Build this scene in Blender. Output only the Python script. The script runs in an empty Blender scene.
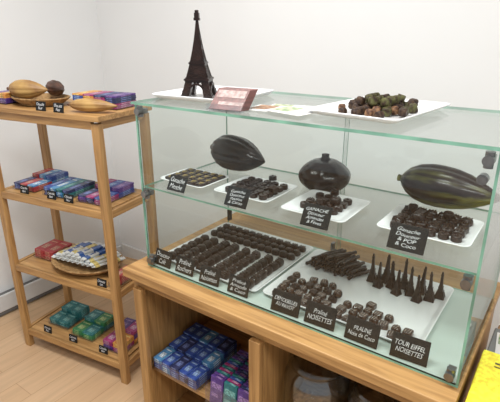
import bpy, bmesh, math, random
from mathutils import Vector, Matrix, Euler
random.seed(7)
pi=math.pi
sc=bpy.context.scene
sc.view_settings.view_transform='Standard'
COL=bpy.context.collection

# ------------------------------------------------------------------ materials
MATS={}
def mat(name,col,rough=.5,metal=0,var=0.0,scale=20,bump=0.0,spec=.5,col2=None,trans=0,coat=0):
    if name in MATS: return MATS[name]
    m=bpy.data.materials.new(name); m.use_nodes=True; nt=m.node_tree; b=nt.nodes['Principled BSDF']
    b.inputs['Base Color'].default_value=(*col,1); b.inputs['Roughness'].default_value=rough
    b.inputs['Metallic'].default_value=metal; b.inputs['Specular IOR Level'].default_value=spec
    b.inputs['Coat Weight'].default_value=coat
    if var or col2 or bump:
        tc=nt.nodes.new('ShaderNodeTexCoord'); nz=nt.nodes.new('ShaderNodeTexNoise'); nz.inputs['Scale'].default_value=scale
        nz.inputs['Detail'].default_value=5
        nt.links.new(tc.outputs['Object'],nz.inputs['Vector'])
        if var or col2:
            r=nt.nodes.new('ShaderNodeValToRGB')
            c2=col2 if col2 else tuple(min(1,c*(1+var)) for c in col)
            c1=col if col2 else tuple(c*(1-var) for c in col)
            r.color_ramp.elements[0].position=.38; r.color_ramp.elements[1].position=.62
            r.color_ramp.elements[0].color=(*c1,1); r.color_ramp.elements[1].color=(*c2,1)
            nt.links.new(nz.outputs['Fac'],r.inputs[0]); nt.links.new(r.outputs[0],b.inputs['Base Color'])
        if bump:
            bp=nt.nodes.new('ShaderNodeBump'); bp.inputs['Strength'].default_value=bump; bp.inputs['Distance'].default_value=.004
            nt.links.new(nz.outputs['Fac'],bp.inputs['Height']); nt.links.new(bp.outputs[0],b.inputs['Normal'])
    MATS[name]=m; return m
def wood(name,c1,c2,axis=0,rough=.45,sc_=6):
    m=bpy.data.materials.new(name); m.use_nodes=True; nt=m.node_tree; b=nt.nodes['Principled BSDF']
    tc=nt.nodes.new('ShaderNodeTexCoord'); mp=nt.nodes.new('ShaderNodeMapping')
    s=[sc_*5]*3; s[axis]=sc_*.35; mp.inputs['Scale'].default_value=s
    nz=nt.nodes.new('ShaderNodeTexNoise'); nz.inputs['Scale'].default_value=1.5; nz.inputs['Detail'].default_value=8; nz.inputs['Distortion'].default_value=.9
    r=nt.nodes.new('ShaderNodeValToRGB'); r.color_ramp.elements[0].color=(*c1,1); r.color_ramp.elements[1].color=(*c2,1)
    r.color_ramp.elements[0].position=.34; r.color_ramp.elements[1].position=.62
    L=nt.links; L.new(tc.outputs['Object'],mp.inputs[0]); L.new(mp.outputs[0],nz.inputs[0]); L.new(nz.outputs['Fac'],r.inputs[0]); L.new(r.outputs[0],b.inputs['Base Color'])
    b.inputs['Roughness'].default_value=rough
    return m
def glassmat(name,tint,base=.035,k=.65,rough=.0):
    # thin-sheet glass: transparent body with a Schlick-like reflection, same on both faces
    m=bpy.data.materials.new(name); m.use_nodes=True; nt=m.node_tree; n=nt.nodes; n.clear()
    o=n.new('ShaderNodeOutputMaterial'); mx=n.new('ShaderNodeMixShader'); t=n.new('ShaderNodeBsdfTransparent'); g=n.new('ShaderNodeBsdfGlossy'); f=n.new('ShaderNodeLayerWeight')
    f.inputs[0].default_value=.5; t.inputs[0].default_value=(*tint,1); g.inputs['Roughness'].default_value=rough
    pw=n.new('ShaderNodeMath'); pw.operation='POWER'; pw.inputs[1].default_value=5
    ma=n.new('ShaderNodeMath'); ma.operation='MULTIPLY_ADD'; ma.inputs[1].default_value=k; ma.inputs[2].default_value=base
    nt.links.new(f.outputs['Facing'],pw.inputs[0]); nt.links.new(pw.outputs[0],ma.inputs[0]); nt.links.new(ma.outputs[0],mx.inputs[0])
    nt.links.new(t.outputs[0],mx.inputs[1]); nt.links.new(g.outputs[0],mx.inputs[2]); nt.links.new(mx.outputs[0],o.inputs[0])
    return m
W1=(.29,.150,.050); W2=(.50,.288,.108)
wx=wood('pine_wood_x',W1,W2,0); wy=wood('pine_wood_y',W1,W2,1); wz=wood('pine_wood_z',W1,W2,2)
G=glassmat('clear_glass',(.965,.986,.976),.035,.7); 
GE=mat('green_glass_edge',(.17,.36,.27),.12,var=.3,scale=8,spec=.8)
GF=mat('pale_green_base_glass',(.52,.62,.57),.08,var=.02,scale=3,spec=.6)
JG=glassmat('jar_glass',(.96,.97,.965),.12,.85); ACR=glassmat('clear_acrylic',(.95,.96,.98),.06,.7)
WALL=mat('white_wall_paint',(.80,.805,.80),.85,var=.008,scale=2)
PORC=mat('white_porcelain',(.86,.87,.88),.18,var=.01,scale=3,coat=.3)
DARK=mat('dark_chocolate',(.014,.006,.0045),.30,var=.35,scale=40,spec=.4)
DARK2=mat('satin_dark_chocolate',(.020,.009,.0065),.28,var=.3,scale=60,spec=.42)
BROWN=mat('milk_chocolate',(.036,.015,.009),.2,var=.3,scale=60,spec=.65)
TAN=mat('pale_praline_drizzle',(.38,.31,.26),.2,var=.3,scale=80,spec=.8)
NUT=mat('pistachio_topping',(.16,.17,.04),.6,col2=(.38,.24,.09),scale=150)
ROCH=mat('cocoa_dusted_chocolate',(.018,.008,.006),.55,col2=(.07,.04,.022),scale=80,bump=.6,spec=.3)
ROCHG=mat('green_dusted_chocolate',(.025,.012,.007),.6,col2=(.10,.10,.035),scale=70,bump=.6,spec=.3)
ROCHR=mat('nutty_dusted_chocolate',(.05,.020,.012),.6,col2=(.26,.14,.07),scale=80,bump=.6,spec=.3)
PODM=mat('glossy_pod_chocolate',(.014,.006,.0045),.24,var=.4,scale=25,bump=.3,spec=.45)
POD3=mat('dried_cocoa_pod_skin',(.24,.12,.040),.5,col2=(.44,.27,.09),scale=12)
POD4=mat('dark_dried_pod_skin',(.07,.03,.018),.5,var=.5,scale=20)
SLATE=mat('black_slate',(.008,.009,.010),.55,var=.2,scale=30,spec=.25)
CHALK=mat('white_chalk_ink',(.76,.77,.79),.7)
STEEL=mat('brushed_steel',(.22,.22,.22),.28,metal=.9,var=.1,scale=50)
BLACKP=mat('black_plastic',(.02,.02,.02),.4)
WICK=mat('woven_wicker',(.44,.27,.11),.7,col2=(.24,.13,.05),scale=60,bump=.4)
PODG=bpy.data.materials.new('green_dusted_pod_chocolate'); PODG.use_nodes=True; nt=PODG.node_tree; b=nt.nodes['Principled BSDF']
tc=nt.nodes.new('ShaderNodeTexCoord'); nz=nt.nodes.new('ShaderNodeTexNoise'); nz.inputs['Scale'].default_value=9; nz.inputs['Detail'].default_value=6
mp=nt.nodes.new('ShaderNodeMapping'); mp.inputs['Scale'].default_value=(3.2,3.2,.4); nt.links.new(tc.outputs['Object'],mp.inputs[0]); nt.links.new(mp.outputs[0],nz.inputs[0])
r=nt.nodes.new('ShaderNodeValToRGB'); r.color_ramp.elements[0].position=.45; r.color_ramp.elements[1].position=.64
r.color_ramp.elements[0].color=(.028,.012,.007,1); r.color_ramp.elements[1].color=(.17,.16,.035,1)
nt.links.new(nz.outputs['Fac'],r.inputs[0]); nt.links.new(r.outputs[0],b.inputs['Base Color']); b.inputs['Roughness'].default_value=.3
bp=nt.nodes.new('ShaderNodeBump'); bp.inputs['Strength'].default_value=.3; bp.inputs['Distance'].default_value=.003; nt.links.new(nz.outputs['Fac'],bp.inputs['Height']); nt.links.new(bp.outputs[0],b.inputs['Normal'])

# ------------------------------------------------------------------ helpers
def link(o): COL.objects.link(o); return o
def finish(bm,name,mats,smooth=False,auto=True):
    me=bpy.data.meshes.new(name); bmesh.ops.recalc_face_normals(bm,faces=bm.faces)
    if smooth:
        for f in bm.faces: f.smooth=True
    bm.to_mesh(me); bm.free()
    for m in (mats if isinstance(mats,(list,tuple)) else [mats]): me.materials.append(m)
    return me
def addbox(bm,c,s,rot=None,mi=0,bev=0):
    r=bmesh.ops.create_cube(bm,size=1); vs=r['verts']
    M=Matrix.Translation(c)@(Euler(rot).to_matrix().to_4x4() if rot else Matrix())@Matrix.Diagonal((*s,1))
    bmesh.ops.transform(bm,matrix=M,verts=vs)
    fs=set(f for v in vs for f in v.link_faces)
    for f in fs: f.material_index=mi
    if bev:
        es=list(set(e for v in vs for e in v.link_edges))
        r=bmesh.ops.bevel(bm,geom=es,offset=bev,segments=2,affect='EDGES',profile=.5)
        for f in r['faces']: f.material_index=mi
def boxmesh(name,s,mats,bev=0,c=(0,0,0)):
    bm=bmesh.new(); addbox(bm,c,s,bev=bev); return finish(bm,name,mats)
def obj(name,me,loc=(0,0,0),rot=(0,0,0),scale=(1,1,1),parent=None,**k):
    o=bpy.data.objects.new(name,me); link(o); o.location=loc; o.rotation_euler=rot; o.scale=scale
    if parent: o.parent=parent
    for a,b in k.items(): o[a]=b
    return o
def thing(name,me,label,cat,loc=(0,0,0),rot=(0,0,0),scale=(1,1,1),group=None):
    o=obj(name,me,loc,rot,scale); o['label']=label; o['category']=cat
    if group: o['group']=group
    return o
def lathe(name,prof,mats,seg=32,ridge=0,amp=0,smooth=True,mi=None,cap=True,wob=None):
    bm=bmesh.new(); rings=[]
    for j,(r,z) in enumerate(prof):
        ring=[]
        for i in range(seg):
            a=2*pi*i/seg; rr=r
            if ridge: rr=r*(1+amp*(abs(math.cos(ridge*a/2))*2-1))
            if wob: rr=r+wob(j,a)
            ring.append(bm.verts.new((rr*math.cos(a),rr*math.sin(a),z)))
        rings.append(ring)
    for j in range(len(rings)-1):
        for i in range(seg):
            f=bm.faces.new((rings[j][i],rings[j][(i+1)%seg],rings[j+1][(i+1)%seg],rings[j+1][i]))
            if mi: f.material_index=mi(j)
    if cap:
        bm.faces.new(rings[0][::-1]); bm.faces.new(rings[-1])
    return finish(bm,name,mats,smooth)
def tube(bm,p0,p1,r0,r1=None,seg=8,mi=0,square=False):
    p0=Vector(p0);p1=Vector(p1); d=p1-p0; L=d.length
    r=bmesh.ops.create_cone(bm,cap_ends=True,segments=4 if square else seg,radius1=r0,radius2=r0 if r1 is None else r1,depth=L)
    M=Matrix.Translation((p0+p1)/2)@d.to_track_quat('Z','Y').to_matrix().to_4x4()@(Matrix.Rotation(pi/4,4,'Z') if square else Matrix())
    bmesh.ops.transform(bm,matrix=M,verts=r['verts'])
    for f in set(f for v in r['verts'] for f in v.link_faces): f.material_index=mi
def textmesh(lines,size,w,h):
    cu=bpy.data.curves.new('lettering','FONT'); cu.body="\n".join(lines); cu.size=size; cu.align_x='CENTER'; cu.align_y='CENTER'
    cu.shear=.25; cu.space_line=.95; cu.extrude=.0002; cu.offset=-size*.007
    o=bpy.data.objects.new('tmp',cu); link(o); bpy.context.view_layer.update()
    me=bpy.data.meshes.new_from_object(o.evaluated_get(bpy.context.evaluated_depsgraph_get()))
    xs=[v.co.x for v in me.vertices]; wid=max(xs)-min(xs); cx=(max(xs)+min(xs))/2
    ys=[v.co.y for v in me.vertices]; hei=max(ys)-min(ys); cy=(max(ys)+min(ys))/2
    k=w/wid; ky=min(h/hei,k*1.35)
    k=min(k,ky*1.25)
    ph=random.uniform(0,6)
    for v in me.vertices:
        x=(v.co.x-cx)*k; y=(v.co.y-cy)*ky
        v.co.x=x+.0005*math.sin(y*420+ph); v.co.y=y+.0008*math.sin(x*150+ph)+x*.04*math.sin(ph)
    bpy.data.objects.remove(o); me.materials.clear(); me.materials.append(CHALK); me.name='lettering'
    return me
# ------------------------------------------------------------------ camera
cd=bpy.data.cameras.new("camera"); cam=bpy.data.objects.new("camera",cd); link(cam)
cd.sensor_width=36; cd.lens=33.4; cd.clip_start=.02
cam.location=(1.177,-1.007,1.6); cam.rotation_euler=(math.radians(90-20.15),0,math.radians(35.6)); sc.camera=cam

# ------------------------------------------------------------------ room
def structure(name,me,loc): 
    o=obj(name,me,loc); o['kind']='structure'; return o
structure('wall_back',boxmesh('wall_back',(5.4,.1,2.8),WALL),(1.21,1.05,1.4))
structure('wall_left',boxmesh('wall_left',(.1,5.0,2.8),WALL),(-1.50,-1.4,1.4))
structure('ceiling',boxmesh('ceiling',(5.5,5.0,.1),WALL),(1.16,-1.4,2.85))
fm=bpy.data.materials.new('floor_laminate'); fm.use_nodes=True; nt=fm.node_tree; b=nt.nodes['Principled BSDF']
tc=nt.nodes.new('ShaderNodeTexCoord'); br=nt.nodes.new('ShaderNodeTexBrick'); mp=nt.nodes.new('ShaderNodeMapping'); mp.inputs['Rotation'].default_value=(0,0,pi/2)
br.inputs['Scale'].default_value=1; br.inputs['Brick Width'].default_value=1.2; br.inputs['Row Height'].default_value=.13; br.inputs['Mortar Size'].default_value=.0012
br.inputs['Color1'].default_value=(.64,.42,.24,1); br.inputs['Color2'].default_value=(.70,.48,.29,1); br.inputs['Mortar'].default_value=(.45,.27,.14,1)
nz=nt.nodes.new('ShaderNodeTexNoise'); mp2=nt.nodes.new('ShaderNodeMapping'); mp2.inputs['Scale'].default_value=(30,2,1); nz.inputs['Scale'].default_value=1.5; nz.inputs['Detail'].default_value=5
mx=nt.nodes.new('ShaderNodeMixRGB'); mx.blend_type='MULTIPLY'; mx.inputs[0].default_value=.35
L=nt.links; L.new(tc.outputs['Object'],mp.inputs[0]); L.new(mp.outputs[0],br.inputs[0]); L.new(tc.outputs['Object'],mp2.inputs[0]); L.new(mp2.outputs[0],nz.inputs[0])
L.new(br.outputs[0],mx.inputs[1]); L.new(nz.outputs['Fac'],mx.inputs[2]); L.new(mx.outputs[0],b.inputs['Base Color']); b.inputs['Roughness'].default_value=.4
structure('floor',boxmesh('floor',(5.5,5.0,.1),fm),(1.16,-1.4,-.05))
BB=mat('white_skirting_paint',(.78,.78,.77),.5,var=.01)
structure('baseboard_left',boxmesh('baseboard_left',(.014,4.98,.09),BB,.003),(-1.442,-1.39,.046))
structure('baseboard_back',boxmesh('baseboard_back',(5.3,.016,.11),BB,.003),(1.22,.991,.056))
ht=thing('baseboard_heater',None,'low grey-white metal baseboard heater along the wall','heater',(-1.412,.15,0))
HM=mat('heater_enamel',(.62,.63,.63),.35,var=.02); HD=mat('heater_slot',(.12,.12,.12),.6)
obj('casing',boxmesh('casing',(.042,1.3,.105),HM,.006),(0,0,.0825),parent=ht)
obj('grille',boxmesh('grille',(.036,1.26,.020),HD),(.001,0,.02),parent=ht)
obj('top_vent',boxmesh('top_vent',(.022,1.2,.004),HD),(0,0,.136),parent=ht)

# ------------------------------------------------------------------ counter cabinet
ZC=.80
top=thing('worktop',boxmesh('worktop',(1.132,.68,.032),wx,.003),'light pine worktop carrying the glass display case','worktop',(.506,.27,ZC-.016))
cab=thing('counter_cabinet',None,'light pine open counter cabinet with cubbies of packets and jars','cabinet',(0,0,0))
def cpart(n,s,c,m,**k): return obj(n,boxmesh(n,s,m,.0015),c,parent=cab,**k)
cpart('side_panel',(.03,.62,.768),(-.025,.27,.384),wz)
cpart('side_panel',(.03,.62,.768),(1.05,.27,.384),wz)
cpart('divider',(.03,.60,.70),(.515,.27,.38),wz)
cpart('back_panel',(1.045,.012,.768),(.5125,.586,.384),wx)
cpart('shelf',(.508,.58,.022),(.245,.27,.36),wx)
cpart('shelf',(.503,.58,.022),(.7825,.27,.36),wx)
cpart('top_rail',(1.045,.022,.04),(.5125,-.03,.748),wx)
cpart('bottom_shelf',(1.045,.58,.022),(.5125,.27,.08),wx)
cpart('plinth',(1.045,.02,.07),(.5125,-.01,.035),wx)
for x in (0,.515,1.045): cpart('post',(.04,.022,.728),(x,-.0512,.364),wz)

# ------------------------------------------------------------------ glass case
CW,CD,CH=1.065,.47,.58; T=.006
SZ=1.104
case=thing('display_case',None,'clear glass display case with green edges and a middle shelf','display case',(0,0,ZC))
def pane(n,s,c,thin,g=None,**k):
    me=boxmesh(n,s,[g or G,GE])
    for p in me.polygons:
        p.material_index=0 if abs(p.normal[thin])>.5 else 1
    return obj(n,me,c,parent=case,**k)
pane('bottom_panel',(CW,CD,T),(CW/2,CD/2,T/2),2,g=GF,label='pale greenish glass base panel')
pane('top_panel',(CW+.012,CD+.02,.008),(CW/2,CD/2,CH+.004),2)
pane('side_panel',(T,CD,CH-T),(T/2,CD/2,CH/2+T/2),0)
pane('side_panel',(T,CD,CH-T),(CW-T/2,CD/2,CH/2+T/2),0)
pane('front_panel',(CW-2*T,T,CH-T),(CW/2,T/2,CH/2+T/2),1)
pane('back_door',(CW/2,.005,CH-T-.01),(CW*.25+.006,CD-.006,CH/2+T/2),1)
pane('back_door',(CW/2,.005,CH-T-.01),(CW*.75-.006,CD-.013,CH/2+T/2),1)
pane('shelf',(CW-2*T-.002,CD-.04,T),(CW/2,T+.001+(CD-.04)/2,SZ-ZC+T/2-.006),2)
bm=bmesh.new(); tube(bm,(0,.004,-.017),(0,.004,.017),.0095,seg=20); tube(bm,(0,.006,0),(0,-.012,0),.0115,seg=20); addbox(bm,(0,.018,0),(.018,.022,.016)); clampme=finish(bm,'clamp',STEEL)
for x in (.022,CW-.022):
    for z in (CH-.022,SZ-ZC-.024,.030):
        obj('clamp',clampme,(x,-.002,z),parent=case,label='small brushed steel glass clamp')
bm=bmesh.new(); tube(bm,(0,0,0),(0,-.018,0),.011,seg=24); tube(bm,(0,-.018,0),(0,-.022,0),.008,seg=24); knobme=finish(bm,'knob',STEEL)
obj('knob',knobme,(CW-.026,0,CH-.060),parent=case,label='round steel fixing knob')
obj('door_lock',boxmesh('door_lock',(.012,.02,.05),BLACKP,.002),(.03,CD-.025,.06),parent=case,label='small black door lock')
obj('door_lock',boxmesh('door_lock',(.012,.02,.03),STEEL,.002),(.52,CD-.03,.05),parent=case)

# ------------------------------------------------------------------ plates
def plate(w,d,h=.014,r=.02,rim=.028):
    bm=bmesh.new(); rings=[]
    def ring(inset,z):
        a,b_=w/2-inset,d/2-inset; rr=max(.004,r-inset*.4); out=[]
        for cx,cy,s in ((a-rr,b_-rr,0),(-a+rr,b_-rr,1),(-a+rr,-b_+rr,2),(a-rr,-b_+rr,3)):
            for k in range(5):
                t=(s+k/4)*pi/2; out.append(bm.verts.new((cx+rr*math.cos(t),cy+rr*math.sin(t),z)))
        return out
    for i,z in ((rim,0),(rim*.55,.003),(0,h),(.001,h+.002),(.004,h+.002),(rim*.7,.0065),(rim*1.1,.005)): rings.append(ring(i,z))
    for j in range(len(rings)-1):
        n=len(rings[0])
        for i in range(n): bm.faces.new((rings[j][i],rings[j][(i+1)%n],rings[j+1][(i+1)%n],rings[j+1][i]))
    bm.faces.new(rings[0][::-1]); bm.faces.new(rings[-1])
    return finish(bm,'plate',PORC,True)
ZB=ZC+T+.0005; ZS=SZ+.0005; ZT=ZC+CH+.0085
LP='white porcelain rectangular plate '
thing('serving_plate',plate(.435,.40,rim=.018),LP+'holding rows of dark pralines on case floor','plate',(.228,.245,ZB),group='plates in the case')
thing('serving_plate',plate(.50,.385,rim=.02),LP+'with chocolate sticks, small towers and pralines','plate',(.705,.25,ZB),group='plates in the case')
thing('serving_plate',plate(.20,.165,.012),LP+'with nut-topped chocolates on glass shelf','plate',(.112,.148,ZS),group='plates in the case')
thing('serving_plate',plate(.215,.20,.012),LP+'with small round dark chocolates on glass shelf','plate',(.355,.175,ZS),group='plates in the case')
thing('serving_plate',plate(.205,.21,.012),LP+'with a few assorted chocolates on glass shelf','plate',(.612,.17,ZS),group='plates in the case')
thing('serving_plate',plate(.235,.20,.012),LP+'with crowded dark pralines on glass shelf','plate',(.905,.20,ZS),group='plates in the case')
thing('serving_plate',plate(.31,.31,.016),'white square porcelain plate under the chocolate tower','plate',(.145,.230,ZT),(0,0,.08),group='plates on the case')
thing('serving_plate',plate(.265,.36,.016,rim=.04),'white porcelain platter heaped with cocoa-dusted chocolates','plate',(.720,.25,ZT),(0,0,-.10),group='plates on the case')

# ------------------------------------------------------------------ tower
def towerfn(H):
    B=H*.198
    prof=lambda t: B*((1-t)**2.1*.68+ .32*(1-t)) if t<.9 else B*.04
    zs=[0,.07,.14,.21,.30,.38,.47,.56]
    def corner(t,sx,sy,k=1.0):
        w=prof(t)*k; return Vector((sx*w,sy*w,t*H))
    parts=[]
    for sx in (-1,1):
        for sy in (-1,1):
            bm=bmesh.new()
            for a,b_ in zip(zs[:-1],zs[1:]):
                la=B*.52*(1-a*.9); lb=B*.52*(1-b_*.9)
                vs=[]
                for t,l in ((a,la),(b_,lb)):
                    w=prof(t)
                    vs.append([bm.verts.new(p) for p in ((sx*w,sy*w,t*H),(sx*max(w-l,0),sy*w,t*H),(sx*max(w-l,0),sy*max(w-l,0),t*H),(sx*w,sy*max(w-l,0),t*H))])
                for i in range(4): bm.faces.new((vs[0][i],vs[0][(i+1)%4],vs[1][(i+1)%4],vs[1][i]))
                bm.faces.new(vs[0]); bm.faces.new(vs[1])
                for (i,j) in ((0,1),(3,0)):
                    tube(bm,vs[0][i].co,vs[1][j].co,B*.028,square=True); tube(bm,vs[0][j].co,vs[1][i].co,B*.028,square=True)
            addbox(bm,(sx*(prof(0)-B*.26),sy*(prof(0)-B*.26),H*.012),(B*.56,B*.56,H*.024))
            parts.append(('leg',finish(bm,'leg',DARK)))
    def plat(t,e,h):
        bm=bmesh.new(); w=prof(t)*2+e; addbox(bm,(0,0,t*H),(w,w,h)); addbox(bm,(0,0,t*H-h),(w*.93,w*.93,h)); addbox(bm,(0,0,t*H+h*.8),(w*.9,w*.9,h*.7))
        return finish(bm,'platform',DARK)
    parts.append(('platform',plat(.21,B*.24,H*.022))); parts.append(('platform',plat(.40,B*.18,H*.018)))
    bm=bmesh.new()
    for k in range(4):
        R=Matrix.Rotation(k*pi/2,3,'Z'); pts=[]
        for i in range(9):
            a=pi*i/8; pts.append(R@Vector((math.cos(a)*B*.50,-prof(.1)*.98,H*.04+math.sin(a)*H*.12)))
        for p,q in zip(pts[:-1],pts[1:]): tube(bm,p,q,B*.08,square=True)
    parts.append(('arch',finish(bm,'arch',DARK)))
    bm=bmesh.new(); zz=[.22,.30,.38,.44,.56,.68,.80,.89]
    for a,b_ in zip(zz[:-1],zz[1:]):
        tube(bm,(0,0,a*H),(0,0,b_*H),prof(a)*1.38+B*.02,prof(b_)*1.38+B*.02,square=True)
        for sx in (-1,1):
            for sy in (-1,1): tube(bm,corner(a,sx,sy,1.02),corner(b_,sx,sy,1.02),B*.03,square=True)
        for k in range(4):
            R=Matrix.Rotation(k*pi/2,3,'Z'); wa,wb=prof(a),prof(b_)
            tube(bm,R@Vector((-wa,-wa,a*H)),R@Vector((wb,-wb,b_*H)),B*.03,square=True); tube(bm,R@Vector((wa,-wa,a*H)),R@Vector((-wb,-wb,b_*H)),B*.03,square=True)
    addbox(bm,(0,0,.90*H),(B*.34,B*.34,H*.03)); addbox(bm,(0,0,.94*H),(B*.28,B*.28,H*.06)); addbox(bm,(0,0,.985*H),(B*.20,B*.20,H*.03))
    parts.append(('spire',finish(bm,'spire',DARK)))
    return parts
TP=towerfn(.266)
tw=thing('eiffel_tower_figurine',None,'tall dark chocolate lattice tower standing on white plate','chocolate figurine',(.120,.180,ZT+.0068),(0,0,.5))
for n,me in TP: obj(n,me,parent=tw)
def smalltower(H):
    bm=bmesh.new(); P=[(0,.155),(.06,.135),(.14,.114),(.22,.100),(.225,.113),(.26,.113),(.265,.088),(.40,.068),(.405,.079),(.44,.079),(.445,.061),(.60,.048),(.80,.037),(.86,.035),(.865,.046),(.90,.046),(.905,.030),(1,.024)]
    prev=None
    for t,w in P:
        ring=[bm.verts.new((sx*w*H,sy*w*H,t*H)) for sx,sy in ((-1,-1),(1,-1),(1,1),(-1,1))]
        if prev:
            for i in range(4): bm.faces.new((prev[i],prev[(i+1)%4],ring[(i+1)%4],ring[i]))
        else: bm.faces.new(ring[::-1])
        prev=ring
    bm.faces.new(prev)
    for k in range(4):
        R=Matrix.Rotation(k*pi/2,3,'Z')
        for sx in (-1,1): tube(bm,R@Vector((sx*H*.128,-H*.148,0)),R@Vector((sx*H*.08,-H*.098,H*.22)),H*.023,square=True)
    return finish(bm,'small_tower',DARK)
tme=smalltower(.098)
for x,y,s in ((.712,.348,1.0),(.742,.322,.90),(.752,.366,1.02),(.780,.342,.96),(.806,.312,.88),(.812,.364,1.05),(.842,.334,1.0),(.868,.366,.94),(.872,.308,.90),(.902,.338,1.0),(.925,.370,.92)):
    thing('chocolate_tower',tme,'small upright dark chocolate tower on white plate','chocolate',(x,y,ZB+.0055),(random.uniform(-.05,.05),random.uniform(-.05,.05),random.uniform(-.4,.4)),(s,s,s),group='small chocolate towers')

# ------------------------------------------------------------------ chocolates
def dome(name,w,d,h,pw=2.4,mats=None,drizzle=0,nut=0,seg=20,dr=.0013,flat=False):
    bm=bmesh.new(); rings=[]
    sgn=lambda v:(1 if v>=0 else -1)
    P=((.97,0),(1,.12),(1,.75),(.95,.93),(.86,1.0),(.4,1.0)) if flat else ((.93,0),(1,.12),(1,.4),(.93,.68),(.78,.87),(.5,.97),(.2,1.0))
    for (k,z) in P:
        ring=[]
        for i in range(seg):
            a=2*pi*i/seg; c,s=math.cos(a),math.sin(a)
            ring.append(bm.verts.new((sgn(c)*abs(c)**(2/pw)*w/2*k,sgn(s)*abs(s)**(2/pw)*d/2*k,z*h)))
        rings.append(ring)
    for j in range(len(rings)-1):
        for i in range(seg): bm.faces.new((rings[j][i],rings[j][(i+1)%seg],rings[j+1][(i+1)%seg],rings[j+1][i]))
    bm.faces.new(rings[0][::-1]); bm.faces.new(rings[-1])
    for f in bm.faces: f.smooth=not flat
    for k in range(drizzle):
        x=(k-(drizzle-1)/2)*w*.25
        tube(bm,(x-w*.06,-d*.36,h*.95),(x+w*.06,d*.36,h*.95),dr,seg=6,mi=1)
    for k in range(nut):
        a=k*2.4; rr=w*.2*(k>0)
        addbox(bm,(rr*math.cos(a),rr*math.sin(a),h*1.02),(w*.26,w*.18,h*.3),(.3,.2,a),mi=1,bev=.001)
    return finish(bm,name,mats)
OV=dome('oval_praline',.034,.029,.021,2.2,[DARK,DARK2],drizzle=1)
OV2=dome('ridged_praline',.032,.026,.019,3.2,[DARK2,BROWN],drizzle=3,dr=.0018)
LG=dome('log_praline',.038,.026,.020,4,[DARK,DARK2],drizzle=3,dr=.002)
RD=dome('round_praline',.027,.027,.015,2,[DARK2,BROWN],nut=1,seg=24,flat=True)
FS=dome('flat_square_praline',.026,.026,.014,8,[DARK2,BROWN],drizzle=2,flat=True)
SQ=dome('square_praline',.027,.027,.015,5,[BROWN,TAN],drizzle=3,dr=.0012,flat=True)
SQ3=dome('dome_praline',.027,.027,.018,2.3,[BROWN,TAN],drizzle=2,dr=.0012)
SQ2=dome('square_dark_praline',.028,.028,.018,5,[DARK2,BROWN],drizzle=2)
MS=dome('square_mendiant',.031,.031,.012,7,[DARK2,NUT],nut=4,flat=True)
FL=.0055
def choc(me,n,lab,x,y,z,rz=0,group='',tilt=0,s=1):
    return thing(n,me,lab,'chocolate',(x,y,z+FL),(tilt,tilt*.4,rz),(s,s,s),group=group)
for r in range(3):
    for c in range(12):
        choc(OV2 if r else OV,'chocolate_praline','small dark praline packed in a row on plate',.045+c*.033,.325+r*.040,ZB,random.uniform(-.15,.15),'pralines in back rows')
for c in range(8):
    for r in range(6):
        me=(OV,LG,OV2,LG)[c//2]
        choc(me,'chocolate_praline','glossy dark ridged praline lined up on white plate',.050+c*.046+(c//2)*.009,.072+r*.037,ZB,pi/2+random.uniform(-.1,.1),'pralines in front rows',s=1.2 if c//2!=3 else 1.12)
for c in range(6):
    for r in range(5):
        if r==4 and c%2: continue
        choc(SQ2 if (r>1 and (c+r)%2) else (SQ3 if (c+r)%3 else SQ),'chocolate_praline','glossy brown praline with pale drizzle on plate',.497+c*.0325+random.uniform(-.003,.003),.085+r*.034+random.uniform(-.003,.003),ZB,random.uniform(-.3,.3),'drizzled square pralines')
        if (c*5+r)%9==0: choc(SQ3,'chocolate_praline','glossy brown praline stacked on others',.512+c*.032,.10+r*.033,ZB+.0185,random.uniform(-.6,.6),'drizzled square pralines',tilt=.1)
for c in range(7):
    for r in range(4):
        if (r==3 and c!=2) or (r==2 and c>4) or random.random()<.05: continue
        choc(SQ if (c+r)%2 else SQ3,'chocolate_praline','glossy brown praline with pale drizzle on plate',.708+c*.033+random.uniform(-.003,.003),.083+r*.035+random.uniform(-.003,.003),ZB,random.uniform(-.35,.35),'light drizzled pralines')
def stick(L):
    bm=bmesh.new(); n=10; prev=None; r=.0060
    for i in range(n+1):
        t=i/n; x=(t-.5)*L; y=.002*math.sin(t*5); z=.001*math.sin(t*4+1)
        ring=[bm.verts.new((x,y+r*math.cos(a+t*3)*(1.2 if k%2 else .85),z+r*math.sin(a+t*3))) for k,a in enumerate([2*pi*q/8 for q in range(8)])]
        if prev: 
            for k in range(8): bm.faces.new((prev[k],prev[(k+1)%8],ring[(k+1)%8],ring[k]))
        else: bm.faces.new(ring[::-1])
        prev=ring
    bm.faces.new(prev); return finish(bm,'chocolate_stick',DARK,True)
ST=[stick(.095),stick(.085),stick(.100)]
for lay,n in enumerate((12,11,9,7,4)):
    for i in range(n):
        thing('chocolate_stick',ST[i%3],'thin dark chocolate-coated peel stick in a pile','chocolate',(.582+(i-(n-1)/2)*.0150+random.uniform(-.001,.001),.350+random.uniform(-.010,.010),ZB+.014+lay*.0128),(random.uniform(-.08,.08),random.uniform(-.03,.03),1.25+(.12 if lay%2 else -.08)+random.uniform(-.06,.06)),group='pile of chocolate sticks')
for c in range(5):
    for r in range(4):
        choc(MS,'nut_topped_chocolate','small square dark chocolate topped with nuts and pistachio',.044+c*.035,.098+r*.034,ZS,random.uniform(-.15,.15),'nut-topped chocolates')
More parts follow.
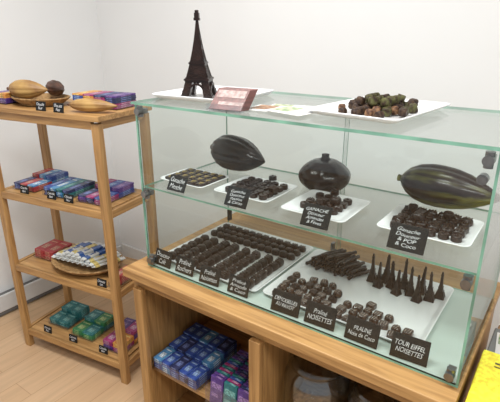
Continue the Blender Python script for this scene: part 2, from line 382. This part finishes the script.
def scatter(cx,cy,w,d,nx,ny,mes,n,lab,g,skip=.1,up=.15,z=ZS,s=1,ra=.3):
    for i in range(nx):
        for j in range(ny):
            if random.random()<skip: continue
            x=cx+(i-(nx-1)/2)*w/nx+random.uniform(-.002,.002); y=cy+(j-(ny-1)/2)*d/ny+random.uniform(-.002,.002)
            me=mes[j%len(mes)]
            choc(me,n,lab,x,y,z,random.uniform(-ra,ra),g,s=s)
            if random.random()<up: choc(me,n,lab,x+.014,y+.012,z+.017,random.uniform(-.6,.6),g,tilt=random.uniform(-.15,.15),s=s)
scatter(.355,.178,.165,.155,5,5,[RD,FS],'round_chocolate','small flat dark chocolate in rows on white plate','round chocolates',.0,.08)
scatter(.607,.18,.125,.13,4,4,[RD,SQ2,FS],'assorted_chocolate','small assorted dark chocolate on white plate','assorted chocolates',.15,.1)
scatter(.905,.205,.185,.160,6,5,[RD,OV2,FS],'dark_praline','glossy dark praline crowded on white plate','crowded pralines',.02,.18,ra=.5)
ROC=[]
for k in range(6):
    bm=bmesh.new(); bmesh.ops.create_icosphere(bm,subdivisions=3,radius=.0135)
    rnd=random.Random(k)
    off=[Vector((rnd.uniform(-1,1),rnd.uniform(-1,1),rnd.uniform(-1,1))).normalized() for _ in range(14)]
    for v in bm.verts:
        d=v.co.normalized(); q=max(abs(d.x),abs(d.y),abs(d.z)); s=.9/ (q**(.97 if k%2 else .5))
        s*=1+.06*max(0,max(d.dot(o) for o in off)-.85)*6
        v.co=v.co*s*.92
    ROC.append(finish(bm,'rocher',[ROCH,ROCHG,ROCHR,ROCH,ROCH,ROCHG][k],True))
for lay,(nx,ny) in enumerate(((6,9),(3,4))):
    for i in range(nx):
        for j in range(ny):
            if lay==0 and (i in (0,nx-1)) and (j in (0,1,ny-2,ny-1)): continue
            if lay==0 and random.random()<.08: continue
            x=.728+(i-(nx-1)/2)*.031+random.uniform(-.006,.006); y=.225+(j-(ny-1)/2)*.031+random.uniform(-.006,.006)
            thing('chocolate_rocher',random.choice(ROC),'rough cocoa-dusted chocolate piece heaped on platter','chocolate',(x,y,ZT+.0185+lay*.020),(random.uniform(-.3,.3),random.uniform(-.3,.3),random.uniform(0,3)),(random.uniform(.85,1.02),)*3,group='heap of dusted chocolates')

# ------------------------------------------------------------------ pods
def interp(P,t):
    for (a,u),(b_,v) in zip(P[:-1],P[1:]):
        if a<=t<=b_:
            s=(t-a)/(b_-a); s=s*s*(3-2*s)*.35+s*.65; return u+(v-u)*s
    return P[-1][1]
def pod(name,L,R,m,amp,n=34):
    P=[(0,.16),(.04,.42),(.10,.66),(.20,.88),(.32,.985),(.42,1),(.54,.96),(.66,.84),(.76,.67),(.85,.47),(.92,.29),(.97,.15),(1,.04)]
    prof=[(max(R*interp(P,i/n),.001),-L/2+L*i/n) for i in range(n+1)]
    return lathe(name,prof,m,80,ridge=10,amp=amp)
def podthing(name,L,R,m,lab,loc,rz,tilt=0,cat='cocoa pod',sm=None,amp=.035,roll=0):
    e=thing(name,None,lab,cat,loc,(0,0,rz))
    obj('pod_body',pod('pod_body',L,R,m,amp),(0,0,0),(0,pi/2+tilt,0),parent=e)
    bm=bmesh.new(); tube(bm,(0,0,.004),(0,0,-.012),R*.15,R*.18,seg=12); me=finish(bm,'stem',sm or m)
    obj('stem',me,(-L/2*math.cos(tilt)+.002,0,L/2*math.sin(tilt)),(0,pi/2+tilt,0),parent=e)
    return e
podthing('chocolate_cocoa_pod',.255,.064,PODM,'large dark chocolate cocoa pod lying on glass shelf',(.170,.325,ZS+.067),-.10,.05,'chocolate cocoa pod',amp=.040)
podthing('chocolate_cocoa_pod',.285,.062,PODG,'large green-gold dusted chocolate cocoa pod on glass shelf',(.902,.372,ZS+.065),-.06,.02,'chocolate cocoa pod',amp=.034)
prof=[(.050,0)]+[(.086*math.sin(pi*(.20+.66*t))**.62,.003+.084*t) for t in [i/16 for i in range(17)]]+[(.040,.093),(.022,.097)]
e=thing('chocolate_cocoa_pod',None,'squat upright dark chocolate pod with stubby stem on shelf','chocolate cocoa pod',(.515,.345,ZS))
obj('pod_body',lathe('pod_body',prof,PODM,80,ridge=10,amp=.015),parent=e)
obj('stem',lathe('stem',[(.020,.095),(.014,.103),(.012,.109),(.013,.115),(.005,.117)],PODM,20),parent=e)

# ------------------------------------------------------------------ slate signs
cards={}
def sign(lines,loc,w=.10,h=.07,rz=0,lean=.22,lab=None,group='slate signs in the case'):
    key=(w,h)
    if key not in cards: cards[key]=boxmesh('slate_sign',(w,.004,h),SLATE,.0012,c=(0,0,h/2))
    o=thing('slate_sign',cards[key],lab or 'small black slate sign with white handwriting, leaning upright','sign',loc,(-lean,0,rz),group=group)
    obj('lettering',textmesh(lines,.018,w*.80,h*.70),(0,-.0023,h*.5),(pi/2,0,0),parent=o)
    return o
low=[(.057,["Douceur","Café"]),(.160,["Praliné","Rochers"]),(.275,["Praliné","Noisettes"]),(.392,["Praliné","Amande","& Coco"]),
     (.570,["DEMOISELLES","AU PAVOT"]),(.683,["Praliné","NOISETTES"]),(.810,["PRALINÉ","Noix de Coco"]),(.938,["TOUR EIFFEL","NOISETTES"])]
for i,(x,t) in enumerate(low): sign(t,(x,.015+.003*(i%2),ZB+.001),w=.080 if i<4 else .094,h=.058 if i<4 else .065,rz=.02+random.uniform(-.06,.06),lean=.32)
up=[(.140,["Ganache","Menthe"],.074,.053),(.385,["Ganache","Douceur","Passion","& Cacao"],.080,.060),(.650,["GANACHE","Douceur","Amandes","& Fèves"],.082,.062),(.895,["Ganache","Douceur","& POP","& Coco"],.088,.064)]
for x,t,w,h in up: sign(t,(x,.020,ZS+.001),w=w,h=h,rz=.03,lean=.50)

# ------------------------------------------------------------------ things on case top
BRG=mat('brochure_grey_print',(.34,.24,.22),.4,var=.35,scale=60)
BR=mat('brochure_red_print',(.20,.08,.07),.35,col2=(.10,.05,.045),scale=60); WP=mat('white_paper',(.80,.80,.78),.6,var=.02); GP=mat('green_paper_print',(.14,.26,.12),.5,col2=(.62,.60,.42),scale=60)
BR2=mat('leaflet_brown_print',(.18,.07,.04),.5,col2=(.45,.28,.16),scale=90)
GR=mat('grey_paper_print',(.30,.30,.31),.5,col2=(.66,.66,.65),scale=200)
for i in range(8):
    bm=bmesh.new(); addbox(bm,(0,0,.038),(.105,.0018,.076))
    if i==0: addbox(bm,(0,-.0012,.056),(.092,.0006,.026),mi=1); addbox(bm,(.01,-.0012,.022),(.080,.0006,.012),mi=1)
    me=finish(bm,'brochure',[BR,BRG])
    thing('brochure',me,'reddish-brown printed brochure leaning in a low stack','brochure',(.360+.001*i,.012+.0038*i,ZT+.004),(-.82,0,.12),group='brochures on the case')
e=thing('brochure_holder',None,'low clear acrylic holder of reddish-brown brochures','holder',(.360,.010,ZT+.0003),(0,0,.12))
obj('base',boxmesh('base',(.112,.070,.003),ACR),(0,.025,.0015),parent=e)
obj('front_lip',boxmesh('front_lip',(.112,.0025,.016),ACR),(0,-.006,.011),(-.3,0,0),parent=e)
for i,(x,y,r) in enumerate(((.475,.170,.2),(.455,.110,.10),(.530,.100,-.20))):
    bm=bmesh.new(); addbox(bm,(0,0,0),(.13,.10,.0015)); addbox(bm,(-.028,.008,.001),(.060,.075,.0006),mi=(1,3,1)[i])
    for k in range(5): addbox(bm,(.034,.035-k*.014,.001),(.050,.006,.0006),mi=2)
    me=finish(bm,'leaflet',[WP,GP,GR,BR2])
    thing('leaflet',me,'white printed leaflet with coloured picture lying on glass','leaflet',(x,y,ZT+.001+.0025*i),(0,0,r),group='leaflets on the case')

# ------------------------------------------------------------------ packets
CC={'purple':((.065,.025,.16),(.26,.16,.34)),'blue':((.02,.05,.22),(.22,.32,.52)),'red':((.30,.025,.03),(.48,.25,.18)),'teal':((.01,.12,.13),(.15,.34,.32)),
       'green':((.02,.15,.05),(.30,.42,.18)),'magenta':((.24,.02,.11),(.45,.26,.36)),'cyan':((.06,.19,.36),(.55,.64,.72)),'navy':((.015,.02,.07),(.14,.18,.38)),'yellow':((.84,.66,.03),(.10,.09,.04)),'orange':((.48,.20,.04),(.70,.55,.18))}
def pmats(key):
    c1,c2=CC[key]
    return [mat('packet_'+key,c1,.4,col2=tuple(min(1,x*1.4+.02) for x in c1),scale=90), mat('packet_band_'+key,c2,.4,var=.45,scale=160)]
PK={}
def flat(key,w,d,t):
    k=(key,w,d,t)
    if k not in PK:
        bm=bmesh.new(); addbox(bm,(0,0,t/2),(w,d,t),bev=.0008); addbox(bm,(0,-d*.12,t+.0002),(w*.5,d*.35,.0006),mi=1); addbox(bm,(0,d*.30,t+.0002),(w*.7,d*.08,.0006),mi=1)
        addbox(bm,(-w*.08,-d/2-.0002,t/2),(w*.5,.0006,t*.5),mi=1); addbox(bm,(w/2+.0002,0,t/2),(.0006,d*.5,t*.5),mi=1)
        PK[k]=finish(bm,'chocolate_packet',pmats(key))
    return PK[k]
def upright(key,w,t,h):
    k=(key,w,t,h,1)
    if k not in PK:
        bm=bmesh.new(); addbox(bm,(0,0,h/2),(w,t,h),bev=.0012); addbox(bm,(0,-t/2-.0004,h*.70),(w*.8,.0008,h*.2),mi=1); addbox(bm,(-w*.1,-t/2-.0004,h*.35),(w*.5,.0008,h*.12),mi=1); addbox(bm,(w*.1,0,h+.0003),(w*.45,t*.6,.0008),mi=1)
        PK[k]=finish(bm,'upright_packet',pmats(key))
    return PK[k]
class Fr:
    def __init__(s,ox,oy,rz): s.o=(ox,oy); s.r=rz
    def __call__(s,x,y,z): c,n=math.cos(s.r),math.sin(s.r); return (s.o[0]+c*x-n*y,s.o[1]+n*x+c*y,z)
def stacks(F,x0,y0,z,keys,cols,rows,n,w,d,t,lab,group,grow=0):
    for c in range(cols):
        for r_ in range(rows):
            for i in range(n+grow*r_):
                k=keys[(c+r_+(i//3))%len(keys)]
                thing('chocolate_packet',flat(k,w,d,t),lab%k,'chocolate packet',F(x0+c*(w+.003)+random.uniform(-.001,.001),y0+r_*(d+.003)+random.uniform(-.002,.002),z+i*(t+.0006)),(0,0,F.r+random.uniform(-.02,.02)),group=group)
def tray(F,w,d,h,lab,x,y,z):
    bm=bmesh.new(); t=.0025
    addbox(bm,(0,0,t/2),(w,d,t))
    for s in (-1,1): addbox(bm,(s*(w/2-t/2),0,h/2+t/2),(t,d,h-t)); addbox(bm,(0,s*(d/2-t/2),h/2+t/2),(w-2*t,t,h-t))
    return thing('acrylic_tray',finish(bm,'acrylic_tray',ACR),lab,'tray',F(x,y,z),(0,0,F.r))
# ------------------------------------------------------------------ rack
RZ=math.atan2(.114,.68); F=Fr(-1.035,-.011,RZ); RWd,RD_=.70,.32
rack=thing('display_rack',None,'light pine open rack with four shelves of packets','rack',(*F(0,0,0)[:2],0),(0,0,RZ))
def rp(n,s,c,m,bev=.002): return obj(n,boxmesh(n,s,m,bev),c,parent=rack)
for x in (.019,RWd-.019):
    for y in (.014,RD_-.014): rp('post',(.038,.028,1.258),(x,y,.629),wz)
SHZ=[1.29,.885,.495,.11]
for k,z in enumerate(SHZ):
    if k==0: rp('shelf',(RWd+.02,RD_+.02,.022),(RWd/2,RD_/2,z-.011+.0),wx)
    else: rp('shelf',(RWd-.078,RD_-.03,.016),(RWd/2,RD_/2,z-.008),wx)
    rp('front_rail',(RWd-.078,.02,.034),(RWd/2,.012,z-.017 if k else z-.040),wx)
    rp('back_rail',(RWd-.078,.02,.034),(RWd/2,RD_-.012,z-.017 if k else z-.040),wx)
    for x in (.019,RWd-.019): rp('side_rail',(.02,RD_-.058,.034),(x,RD_/2,z-.017 if k else z-.040),wy)
e0=.001
LB='%s wrapped flat chocolate packet stacked on the rack'
def basket(R,h,name,lab,loc,sy=.7):
    prof=[(R*.70,0),(R*.74,.004)]+[(R*(.75+.25*i/10),.006+h*i/10) for i in range(11)]+[(R*1.03,h+.010),(R*.98,h+.012)]+[(R*(.95-.25*i/6),h*(1-i/6)+.008) for i in range(7)]
    me=lathe(name,prof,WICK,72,wob=lambda j,a:(R*.018*math.cos(24*a)*(1 if j%2 else -1)))
    return thing(name,me,lab,'basket',loc,(0,0,RZ),(1,sy,1))
basket(.140,.024,'wicker_basket','oval woven wicker basket holding dried cocoa pods',F(.255,.13,1.29+e0),.72)
podthing('cocoa_pod',.19,.040,POD3,'large brown dried cocoa pod resting in basket',F(.22,.10,1.29+.068),RZ+.25,sm=POD4)
podthing('cocoa_pod',.15,.034,POD4,'dark brown dried cocoa pod resting in basket',F(.30,.180,1.29+.068),RZ-.4,sm=POD3)
podthing('cocoa_pod',.21,.026,POD3,'long yellow-brown cocoa pod in front of coloured packets',F(.630,.060,1.29+.030),RZ+.25,sm=POD4)
def group(x,y,z,keys,cols,rows,n,w,d,t,where,grow=0):
    W=cols*(w+.003)+.012; D=rows*(d+.003)+.012
    tray(F,W,D,.020,'low clear acrylic tray of flat packets '+where,x+W/2,y+D/2,z+e0)
    stacks(F,x+.006+w/2+.0015,y+.006+d/2+.0015,z+e0+.003,keys,cols,rows,n,w,d,t,LB,'packets '+where,grow)
group(.015,.05,1.29,['navy','purple','orange'],2,1,6,.045,.12,.007,'on rack top')
group(.42,.14,1.29,['purple','blue','orange','magenta','navy'],4,1,7,.058,.13,.007,'on rack top')
group(.060,.05,.885,['blue','navy','red','cyan'],3,2,4,.043,.105,.007,'on second shelf',2)
group(.260,.05,.885,['navy','blue','cyan','teal'],4,1,5,.036,.17,.007,'on second shelf')
group(.470,.05,.885,['purple','navy','magenta','blue'],3,2,4,.045,.105,.007,'on second shelf',2)
group(.055,.10,.495,['red','red','red'],2,1,6,.062,.13,.007,'on third shelf')
group(.605,.045,.495,['red','red'],1,1,6,.045,.12,.007,'on third shelf')
prof=[(.12,0),(.135,.003),(.160,.016),(.182,.032),(.192,.040),(.188,.043),(.15,.022),(.09,.010),(.02,.007)]
thing('round_basket',lathe('round_basket',prof,WICK,72,wob=lambda j,a:.0028*math.cos(24*a)*(1 if j%2 else -1)),'shallow round woven basket of blue and white bars','basket',F(.380,.155,.495+e0),(0,0,RZ),(1,.76,1))
BW=mat('white_bar_wrapper',(.68,.71,.70),.35,var=.05); BL=mat('blue_bar_print',(.05,.12,.34),.35,var=.3,scale=80); BY=mat('yellow_bar_print',(.60,.50,.18),.35,var=.3,scale=80)
BARS=[]
for q in (BL,BL,BY):
    bm=bmesh.new(); addbox(bm,(0,0,0),(.150,.027,.009),bev=.003)
    addbox(bm,(-.056,0,0),(.022,.0278,.0098),mi=1); addbox(bm,(.030,0,0),(.050,.0278,.0098),mi=1); addbox(bm,(-.018,.004,.0010),(.030,.008,.0085),mi=1)
    for s in (-1,1): addbox(bm,(s*.078,0,0),(.010,.024,.002))
    BARS.append(finish(bm,'wrapped_bar',[BW,q]))
for lay,n in enumerate((9,8,7,5,3)):
    for i in range(n):
        u=i-(n-1)/2
        thing('wrapped_chocolate_bar',BARS[(i+lay)%3],'slim white chocolate bar with %s band in basket'%('yellow' if (i+lay)%3==2 else 'blue'),'chocolate bar',
              F(.380+u*.034,.155,.495+.052+lay*.0110),(0,0,RZ+pi/2-.30-u*.045+(.18 if lay%2 else 0)+random.uniform(-.03,.03)),group='wrapped bars in the round basket')
group(.100,.085,.11,['teal','teal','teal'],2,2,4,.062,.080,.008,'on bottom shelf',2)
group(.285,.065,.11,['green','green','teal'],2,2,4,.066,.085,.008,'on bottom shelf',2)
group(.510,.050,.11,['purple','magenta','orange'],2,2,6,.058,.090,.008,'on bottom shelf',2)
def rsign(x,z,t,y):
    sign(t,F(x,y,z),w=.055,h=.038,rz=RZ,lean=.15,lab='tiny black slate price sign on the rack shelf edge',group='slate signs on the rack')
for x,z in ((.10,1.291),(.40,1.291),(.50,1.291),(.17,.886),(.345,.886),(.45,.886),(.16,.111),(.34,.111),(.54,.111)): rsign(x,z,["Chocolat","Noir"],-.002 if z>1.2 else .028)
rsign(.585,.496,["Chocolat","Lait"],.028)

# ------------------------------------------------------------------ under the counter
I=Fr(0,0,0); ZS2=.372
LC='%s wrapped flat chocolate packet stacked in clear tray'
tray(I,.235,.27,.05,'clear acrylic tray full of blue packets in cubby',.128,.10,ZS2)
stacks(I,.0395,.012,ZS2+.004,['blue','cyan','blue','navy','blue'],5,3,5,.041,.080,.0085,LC,'packets in the cubby',1)
tray(I,.185,.21,.09,'clear acrylic holder of colourful upright packs in cubby',.395,.05,ZS2)
UK=['purple','purple','teal','magenta','teal','magenta','blue','teal','purple','navy']
for c in range(3):
    for i in range(12):
        thing('chocolate_packet',upright(UK[(i+c*4)%10],.054,.0125,.105),'%s upright chocolate pack in clear holder'%UK[(i+c*4)%10],'chocolate packet',(.337+c*.058,-.036+i*.0148,ZS2+.004),(-.14,0,0),group='upright packs in the cubby')
for c in range(2):
    for i in range(3):
        thing('chocolate_packet',upright(['navy','teal'][c],.10,.03,.13),'dark upright chocolate pack behind the trays','chocolate packet',(.33+c*.11,.30+i*.034,ZS2+.001),(-.08,0,0),group='upright packs in the cubby')
def jar(loc,lab):
    e=thing('glass_jar',None,lab,'jar',loc)
    obj('jar_body',lathe('jar_body',[(.085,0),(.100,.006),(.105,.02),(.105,.19),(.097,.215),(.084,.226),(.084,.235),(.081,.235),(.081,.225),(.094,.212),(.102,.19),(.102,.02),(.092,.01)],JG,40),parent=e)
    obj('lid',lathe('lid',[(.086,.236),(.090,.240),(.090,.252),(.070,.262),(.022,.266),(.020,.278),(.010,.282)],JG,40),parent=e)
    return e
JC=dome('coin_chocolate',.036,.036,.008,2,[ROCHR,ROCH],flat=True)
for k,(x,y) in enumerate(((.650,.10),(.870,.10),(.66,.36),(.90,.36))):
    jar((x,y,ZS2),'clear glass jar of flat brown chocolate coins in the cubby')
    for i in range(24 if y<.2 else 12):
        a=i*2.4; r=.070*math.sqrt(((i*7)%12)/12)
        thing('jar_chocolate',JC,'flat round brown chocolate coin inside the glass jar','chocolate',(x+r*math.cos(a),y+r*math.sin(a),ZS2+.016+(i//8)*.020),(.3*math.sin(a),.3*math.cos(i),0),group='chocolates in the jars')

# ------------------------------------------------------------------ right side
st=thing('side_table',None,'low pine side table next to the counter','table',(1.285,.25,0))
obj('table_top',boxmesh('table_top',(.40,.72,.025),wy,.003),(0,0,.6275),parent=st)
for x in (-.17,.17):
    for y in (-.31,.31): obj('leg',boxmesh('leg',(.04,.04,.615),wz,.002),(x,y,.3075),parent=st)
YM=pmats('yellow')
bm=bmesh.new(); addbox(bm,(0,0,.010),(.21,.27,.018),bev=.006)
addbox(bm,(-.04,.085,.0195),(.06,.006,.0008),mi=1); addbox(bm,(-.045,.070,.0195),(.05,.004,.0008),mi=1)
yme=finish(bm,'yellow_packet',YM)
for i in range(8):
    thing('yellow_packet',yme,'flat plain bright yellow packet stacked on side table','packet',(1.190+random.uniform(-.003,.003),.060,.641+i*.0205),(0,0,.02+random.uniform(-.02,.02)),group='yellow packets on the side table')
thing('cardboard_box',boxmesh('cardboard_box',(.20,.14,.12),mat('grey_board',(.20,.21,.21),.6,var=.1),.004),'grey board box on the side table','box',(1.19,.315,.701))
bm=bmesh.new(); addbox(bm,(0,0,0),(.15,.11,.002)); addbox(bm,(0,.02,.0012),(.14,.05,.0006),mi=1); 
thing('leaflet',finish(bm,'leaflet',[WP,GP]),'green and white leaflet lying on grey board box','leaflet',(1.18,.310,.7625),(0,0,.1),group='leaflets on the side table')

# ------------------------------------------------------------------ lights
def area(loc,rot,sx,sy,e,col=(1,1,.995)):
    l=bpy.data.lights.new('ceiling_light','AREA'); l.shape='RECTANGLE'; l.size=sx; l.size_y=sy; l.energy=e; l.color=col
    o=bpy.data.objects.new('ceiling_light',l); link(o); o.location=loc; o.rotation_euler=rot
area((.2,-.5,2.78),(0,0,0),1.4,.5,50)
area((2.2,-1.2,2.78),(0,0,0),1.2,.5,46)
w=bpy.data.worlds.new('world'); sc.world=w; w.use_nodes=True; w.node_tree.nodes['Background'].inputs[0].default_value=(.94,.97,1,1); w.node_tree.nodes['Background'].inputs[1].default_value=.60
